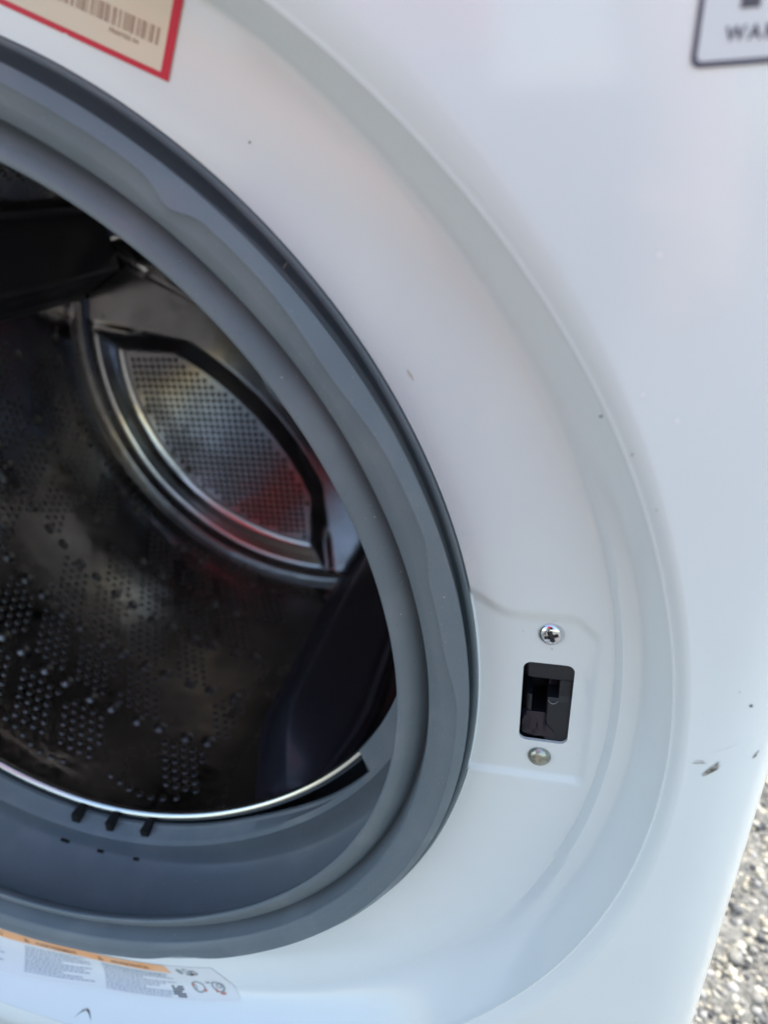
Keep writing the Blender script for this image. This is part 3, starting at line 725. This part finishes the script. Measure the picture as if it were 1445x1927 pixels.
# ------------------------------------------------------------------ ground
G = bpy.data.materials.new('rough_asphalt'); G.use_nodes = True; N, L = nt(G); bs = N['Principled BSDF']; bs.inputs['Roughness'].default_value = .9
tc = N.new('ShaderNodeTexCoord')
n1 = N.new('ShaderNodeTexNoise'); n1.inputs['Scale'].default_value = 90; n1.inputs['Detail'].default_value = 8; n1.inputs['Roughness'].default_value = .7; L.new(tc.outputs['Object'], n1.inputs['Vector'])
v1 = N.new('ShaderNodeTexVoronoi'); v1.inputs['Scale'].default_value = 300; L.new(tc.outputs['Object'], v1.inputs['Vector'])
cr = N.new('ShaderNodeValToRGB'); cr.color_ramp.elements[0].position = .35; cr.color_ramp.elements[0].color = (.035, .034, .032, 1); cr.color_ramp.elements[1].position = .68; cr.color_ramp.elements[1].color = (.26, .25, .225, 1)
L.new(n1.outputs[0], cr.inputs[0]); mx = N.new('ShaderNodeMix'); mx.data_type = 'RGBA'; mx.inputs[0].default_value = .35
L.new(cr.outputs[0], mx.inputs[6]); sp_ = N.new('ShaderNodeSeparateColor'); L.new(v1.outputs['Color'], sp_.inputs[0])
cr2 = N.new('ShaderNodeValToRGB'); cr2.color_ramp.elements[0].color = (.05, .05, .05, 1); cr2.color_ramp.elements[1].color = (.38, .36, .31, 1); L.new(sp_.outputs[0], cr2.inputs[0]); L.new(cr2.outputs[0], mx.inputs[7])
L.new(mx.outputs[2], bs.inputs['Base Color'])
bp = N.new('ShaderNodeBump'); bp.inputs['Strength'].default_value = .9; bp.inputs['Distance'].default_value = .006; L.new(n1.outputs[0], bp.inputs['Height']); L.new(bp.outputs[0], bs.inputs['Normal'])
ZG = ZB-.012
gx = [-120, -30, -8, -2, -.5, .2]+list(np.linspace(.26, .95, 110))+[1.3, 3, 9, 30, 120]
gy = [-120, -30, -8, -2, -.6, -.2]+list(np.linspace(-.1, 1.3, 200))+[1.8, 4, 10, 30, 120]
import mathutils.noise as mn
V = []
for y in gy:
    for x in gx:
        h = 0
        if .26 <= x <= .95 and -.1 <= y <= 1.3: h = .004*mn.noise(Vector((x*45, y*45, 0)))+.002*mn.noise(Vector((x*110, y*110, 3)))
        V.append((x, y, ZG+h))
nx = len(gx)
g = link_mesh('ground', V, [(j*nx+i, j*nx+i+1, (j+1)*nx+i+1, (j+1)*nx+i) for j in range(len(gy)-1) for i in range(nx-1)], G, kind='structure')
# stones set in the worn surface
bm = bmesh.new(); bmesh.ops.create_icosphere(bm, subdivisions=1, radius=1); base = [v.co.copy() for v in bm.verts]; bf = [tuple(v.index for v in f.verts) for f in bm.faces]; bm.free()
cols = [(.36, .32, .25), (.26, .24, .19), (.38, .36, .31), (.10, .10, .10), (.20, .19, .17), (.05, .05, .055), (.28, .27, .26)]
smats = [mat('stone_%s' % nm, c, .8, var=(220, tuple(x*.8 for x in c), .4, .6)) for nm, c in zip(('cream', 'tan', 'pale', 'slate', 'grey', 'dark', 'light_grey'), cols)]
rr = random.Random(9); V = []; F = []; fm = []
for i in range(17000):
    x, y = rr.uniform(.27, .66), rr.uniform(-.02, .80)
    s = rr.choice((.0010, .0013, .0016, .002, .0024, .003, .0042))*rr.uniform(.8, 1.25); ci = rr.choices(range(7), (22, 16, 14, 12, 14, 12, 10))[0]
    sx, sy, sz = s*rr.uniform(.7, 1.3), s*rr.uniform(.7, 1.3), s*rr.uniform(.3, .6); a = rr.uniform(0, PI); ca, sa = math.cos(a), math.sin(a); b0 = len(V)
    for v in base:
        k = rr.uniform(.82, 1.15); X, Y, Z = v.x*sx*k, v.y*sy*k, v.z*sz*k; V.append((x+X*ca-Y*sa, y+X*sa+Y*ca, ZG+Z+s*.05))
    F += [(f[0]+b0, f[1]+b0, f[2]+b0) for f in bf]; fm += [ci]*len(bf)
link_mesh('gravel', V, F, mats=smats, fm=fm, kind='stuff')

# ------------------------------------------------------------------ the person taking the picture (seen only as red and dark reflections in the steel and paint)
M_shirt = mat('red_cotton', (.78, .02, .045), .85, bump=[(350, .5, .001)])
M_jean = mat('dark_denim', (.03, .04, .07), .85, bump=[(500, .5, .001)])
M_skin = mat('skin', (.50, .31, .22), .5)
M_hair = mat('dark_hair', (.03, .02, .015), .6)
def skinned(name, pts, edges, mat_, parent=None, sub=2):
    me = bpy.data.meshes.new(name); me.from_pydata([p[0] for p in pts], edges, []); o = bpy.data.objects.new(name, me); C.objects.link(o)
    o.modifiers.new('s', 'SKIN'); sv = me.skin_vertices[0].data if me.skin_vertices else None
    if sv is None:
        bmx = bmesh.new(); bmx.from_mesh(me); bmx.verts.layers.skin.verify(); bmx.to_mesh(me); bmx.free(); sv = me.skin_vertices[0].data
    for i, p in enumerate(pts):
        r_ = p[1] if isinstance(p[1], tuple) else (p[1], p[1]); sv[i].radius = r_; sv[i].use_root = (i == 0)
    ss = o.modifiers.new('u', 'SUBSURF'); ss.levels = ss.render_levels = sub
    dg_ = bpy.context.evaluated_depsgraph_get(); m2 = bpy.data.meshes.new_from_object(o.evaluated_get(dg_))
    o.modifiers.clear(); o.data = m2; m2.materials.clear(); m2.materials.append(mat_); m2.polygons.foreach_set('use_smooth', [True]*len(m2.polygons))
    if parent: o.parent = parent
    return o
GZ = ZG; PX = .015
pc = CAM-c_f*.010-c_u*.036                                   # the phone hangs just behind the lens
hL, hR = pc-c_r*.036-c_f*.006-c_u*.010, pc+c_r*.036-c_f*.006-c_u*.010
pel = Vector((PX, -.66, .27)); chest = Vector((PX+.01, -.545, .525)); neck = Vector((PX+.02, -.475, .615))
P, E = [], []
def add(p, r_, frm=None):
    P.append((tuple(p), r_)); 
    if frm is not None: E.append((frm, len(P)-1))
    return len(P)-1
a0 = add(pel, (.115, .085)); a1 = add((pel+chest)/2, (.105, .078), a0); a2 = add(chest, (.125, .085), a1); a3 = add(neck, (.045, .045), a2)
a4 = add(neck+Vector((-.004, .035, .03)), (.040, .042), a3); a5 = add(neck+Vector((-.012, .070, .065)), (.062, .070), a4); a6 = add(neck+Vector((-.018, .085, .125)), (.052, .060), a5)
for s, h in ((-1, hL), (1, hR)):
    sh = chest+Vector((s*.145, .035, .045)); el = Vector((PX+.03+s*.215, -.42, .30)) ; wr = h-c_f*.035+c_r*s*.028-c_u*.040
    b0 = add(sh, .045, a2); b1 = add((sh+el)/2, .038, b0); b2 = add(el, .031, b1); b3 = add((el+wr)/2, .029, b2); b4 = add(wr, (.022, .017), b3)
    pm = wr+(h-wr)*.55+c_r*s*.004; b5 = add(pm, (.032, .013), b4)
    for k, (du, L_) in enumerate(((.022, .055), (.008, .062), (-.006, .058), (-.020, .046))):
        base_ = pm+c_u*du+c_f*.004+c_r*s*.002; f1 = base_+(c_f*.020-c_r*s*.002)*(L_/.06)
        f2 = pc+c_u*(du-.004)+c_r*s*.026+c_f*.0135-Vector((0, 0, 0)); f0 = add(base_, .0085, b5); g1_ = add(pc+c_u*(du-.002)+c_r*s*.0405+c_f*.003, .0078, f0); add(f2-c_f*.016+c_r*s*.006*0, .0068, g1_)
    t0 = add(pm+c_u*.012-c_f*.006, .011, b5); t1 = add(pc+c_u*.012+c_r*s*.030-c_f*.016, .0095, t0); add(pc+c_u*.020+c_r*s*.016-c_f*.014, .0082, t1)
for s in (-1, 1):
    hp = pel+Vector((s*.075, 0, -.04)); kn = Vector((PX+s*.085, -.55, -.05)); an = Vector((PX+s*.09, -.69, -.36))
    q0 = add(hp, .070, a0); q1 = add(kn, .050, q0); q2 = add((kn+an)/2+Vector((0, -.02, 0)), .046, q1); q3 = add(an, .032, q2); q4 = add(Vector((an.x, an.y+.06, GZ+.028)), (.036, .024), q3); add(Vector((an.x, an.y+.14, GZ+.020)), (.034, .017), q4)
person = bpy.data.objects.new('person', None); C.objects.link(person); person.location = (PX, -.68, GZ)
person['label'] = 'person in a red shirt and dark jeans bending forward with both hands on a phone'; person['category'] = 'person'
bpy.context.view_layer.update()
def pk(o): o.parent = person; o.matrix_parent_inverse = Matrix.Translation((-PX, .68, -GZ)); return o
body = pk(skinned('body', P, E, M_skin))
BP, BE = list(P), list(E)
def garment(name, keep, off, mt):
    """cloth that follows the body: the body's own surface over the chosen bones, moved outward"""
    me = body.data; lab_ = []
    for v in me.vertices:
        best = (9, 0, 0)
        for k, (i, j) in enumerate(BE):
            a_, b_ = Vector(BP[i][0]), Vector(BP[j][0]); ab = b_-a_; t = max(0, min(1, (v.co-a_).dot(ab)/ab.length_squared))
            ra = [BP[q][1][0] if isinstance(BP[q][1], tuple) else BP[q][1] for q in (i, j)]
            d_ = (v.co-(a_+ab*t)).length-(ra[0]*(1-t)+ra[1]*t)
            if d_ < best[0]: best = (d_, k, t)
        lab_.append(best)
    ok = [keep(me.vertices[i].co, BE[l[1]], l[2]) for i, l in enumerate(lab_)]
    idx = {}; V = []; F = []
    for f in me.polygons:
        if all(ok[i] for i in f.vertices):
            for i in f.vertices:
                if i not in idx: idx[i] = len(V); V.append(me.vertices[i].co+me.vertices[i].normal*off)
            F.append([idx[i] for i in f.vertices])
    o = pk(link_mesh(name, V, F, mt)); so = o.modifiers.new('t', 'SOLIDIFY'); so.thickness = .003; so.offset = 1
    return o
hc = neck+Vector((-.015, .078, .095))
def ell_mesh(name, c, r_, mt, cut=None, n=24):
    bm = bmesh.new(); bmesh.ops.create_uvsphere(bm, u_segments=n, v_segments=n//2, radius=1)
    for v in bm.verts: v.co = Vector((c.x+v.co.x*r_[0], c.y+v.co.y*r_[1], c.z+v.co.z*r_[2]))
    if cut: bmesh.ops.delete(bm, geom=[v for v in bm.verts if cut(v.co)], context='VERTS')
    me = bpy.data.meshes.new(name); bm.to_mesh(me); bm.free(); me.materials.append(mt); me.polygons.foreach_set('use_smooth', [True]*len(me.polygons)); o = bpy.data.objects.new(name, me); C.objects.link(o); return pk(o)
ell_mesh('hair', hc+Vector((0, -.012, .018)), (.070, .082, .074), M_hair, cut=lambda c: c.y > hc.y+.035 and c.z < hc.z+.045)
ell_mesh('nose', hc+Vector((0, .074, -.012)), (.010, .014, .016), M_skin, n=12)
for s in (-1, 1): ell_mesh('ear', hc+Vector((s*.066, 0, -.008)), (.008, .014, .020), M_skin, n=12); ell_mesh('eye', hc+Vector((s*.024, .066, .008)), (.009, .007, .007), M_hair, n=10)
ell_mesh('mouth', hc+Vector((0, .068, -.036)), (.018, .006, .005), mat('lips', (.45, .16, .14), .5), n=12)
# bones: 0-1 torso, 2 chest-neck, then arms and legs; a bone is a pair of joint numbers
shl = [j for (i, j) in BE if i == 2 and j != 3]                         # shoulders
upper = [(i, j) for (i, j) in BE if i in shl]
elb = [j for (i, j) in upper]; fore = [(i, j) for (i, j) in BE if i in elb]
hips = [j for (i, j) in BE if i == 0 and j != 1]
legs = [e for e in BE if e[0] in hips]; knees = [j for i, j in legs]; shins = [e for e in BE if e[0] in knees]; mids = [j for i, j in shins]; low = [e for e in BE if e[0] in mids]
def in_shirt(co, e, t):
    if e in ((0, 1), (1, 2)) or (e[0] == 0 and e[1] in hips): return co.z > pel.z-.055
    if e == (2, 3): return t < .85
    return e[0] == 2 or e in upper or (e in fore and t < -1)
def in_jeans(co, e, t):
    return (e in ((0, 1),) and co.z < pel.z+.03) or (e[0] == 0 and e[1] in hips) or e in legs or e in shins or (e in low and t < .8)
garment('red_shirt', in_shirt, .009, M_shirt)
garment('jeans', in_jeans, .005, M_jean)
for s in (-1, 1): ell_mesh('shoe', Vector((PX+s*.09, -.62, GZ+.024)), (.042, .105, .024), M_hair, n=16)
# phone
bm = bmesh.new(); bmesh.ops.create_cube(bm, size=1)
for v in bm.verts: v.co = Vector((v.co.x*.062, v.co.y*.124, v.co.z*.007))
bmesh.ops.bevel(bm, geom=[e for e in bm.edges if abs((e.verts[0].co-e.verts[1].co).z) > .005], offset=.009, segments=5, affect='EDGES', profile=.5)
me = bpy.data.meshes.new('phone'); bm.to_mesh(me); bm.free(); me.materials.append(mat('phone_case', (.02, .02, .022), .3))
ph = bpy.data.objects.new('phone', me); C.objects.link(ph); mm = Matrix((c_r, c_u, -c_f)).transposed().to_4x4(); mm.translation = pc; ph.matrix_world = mm
ph['label'] = 'black phone held upright in front of the open machine'; ph['category'] = 'phone'
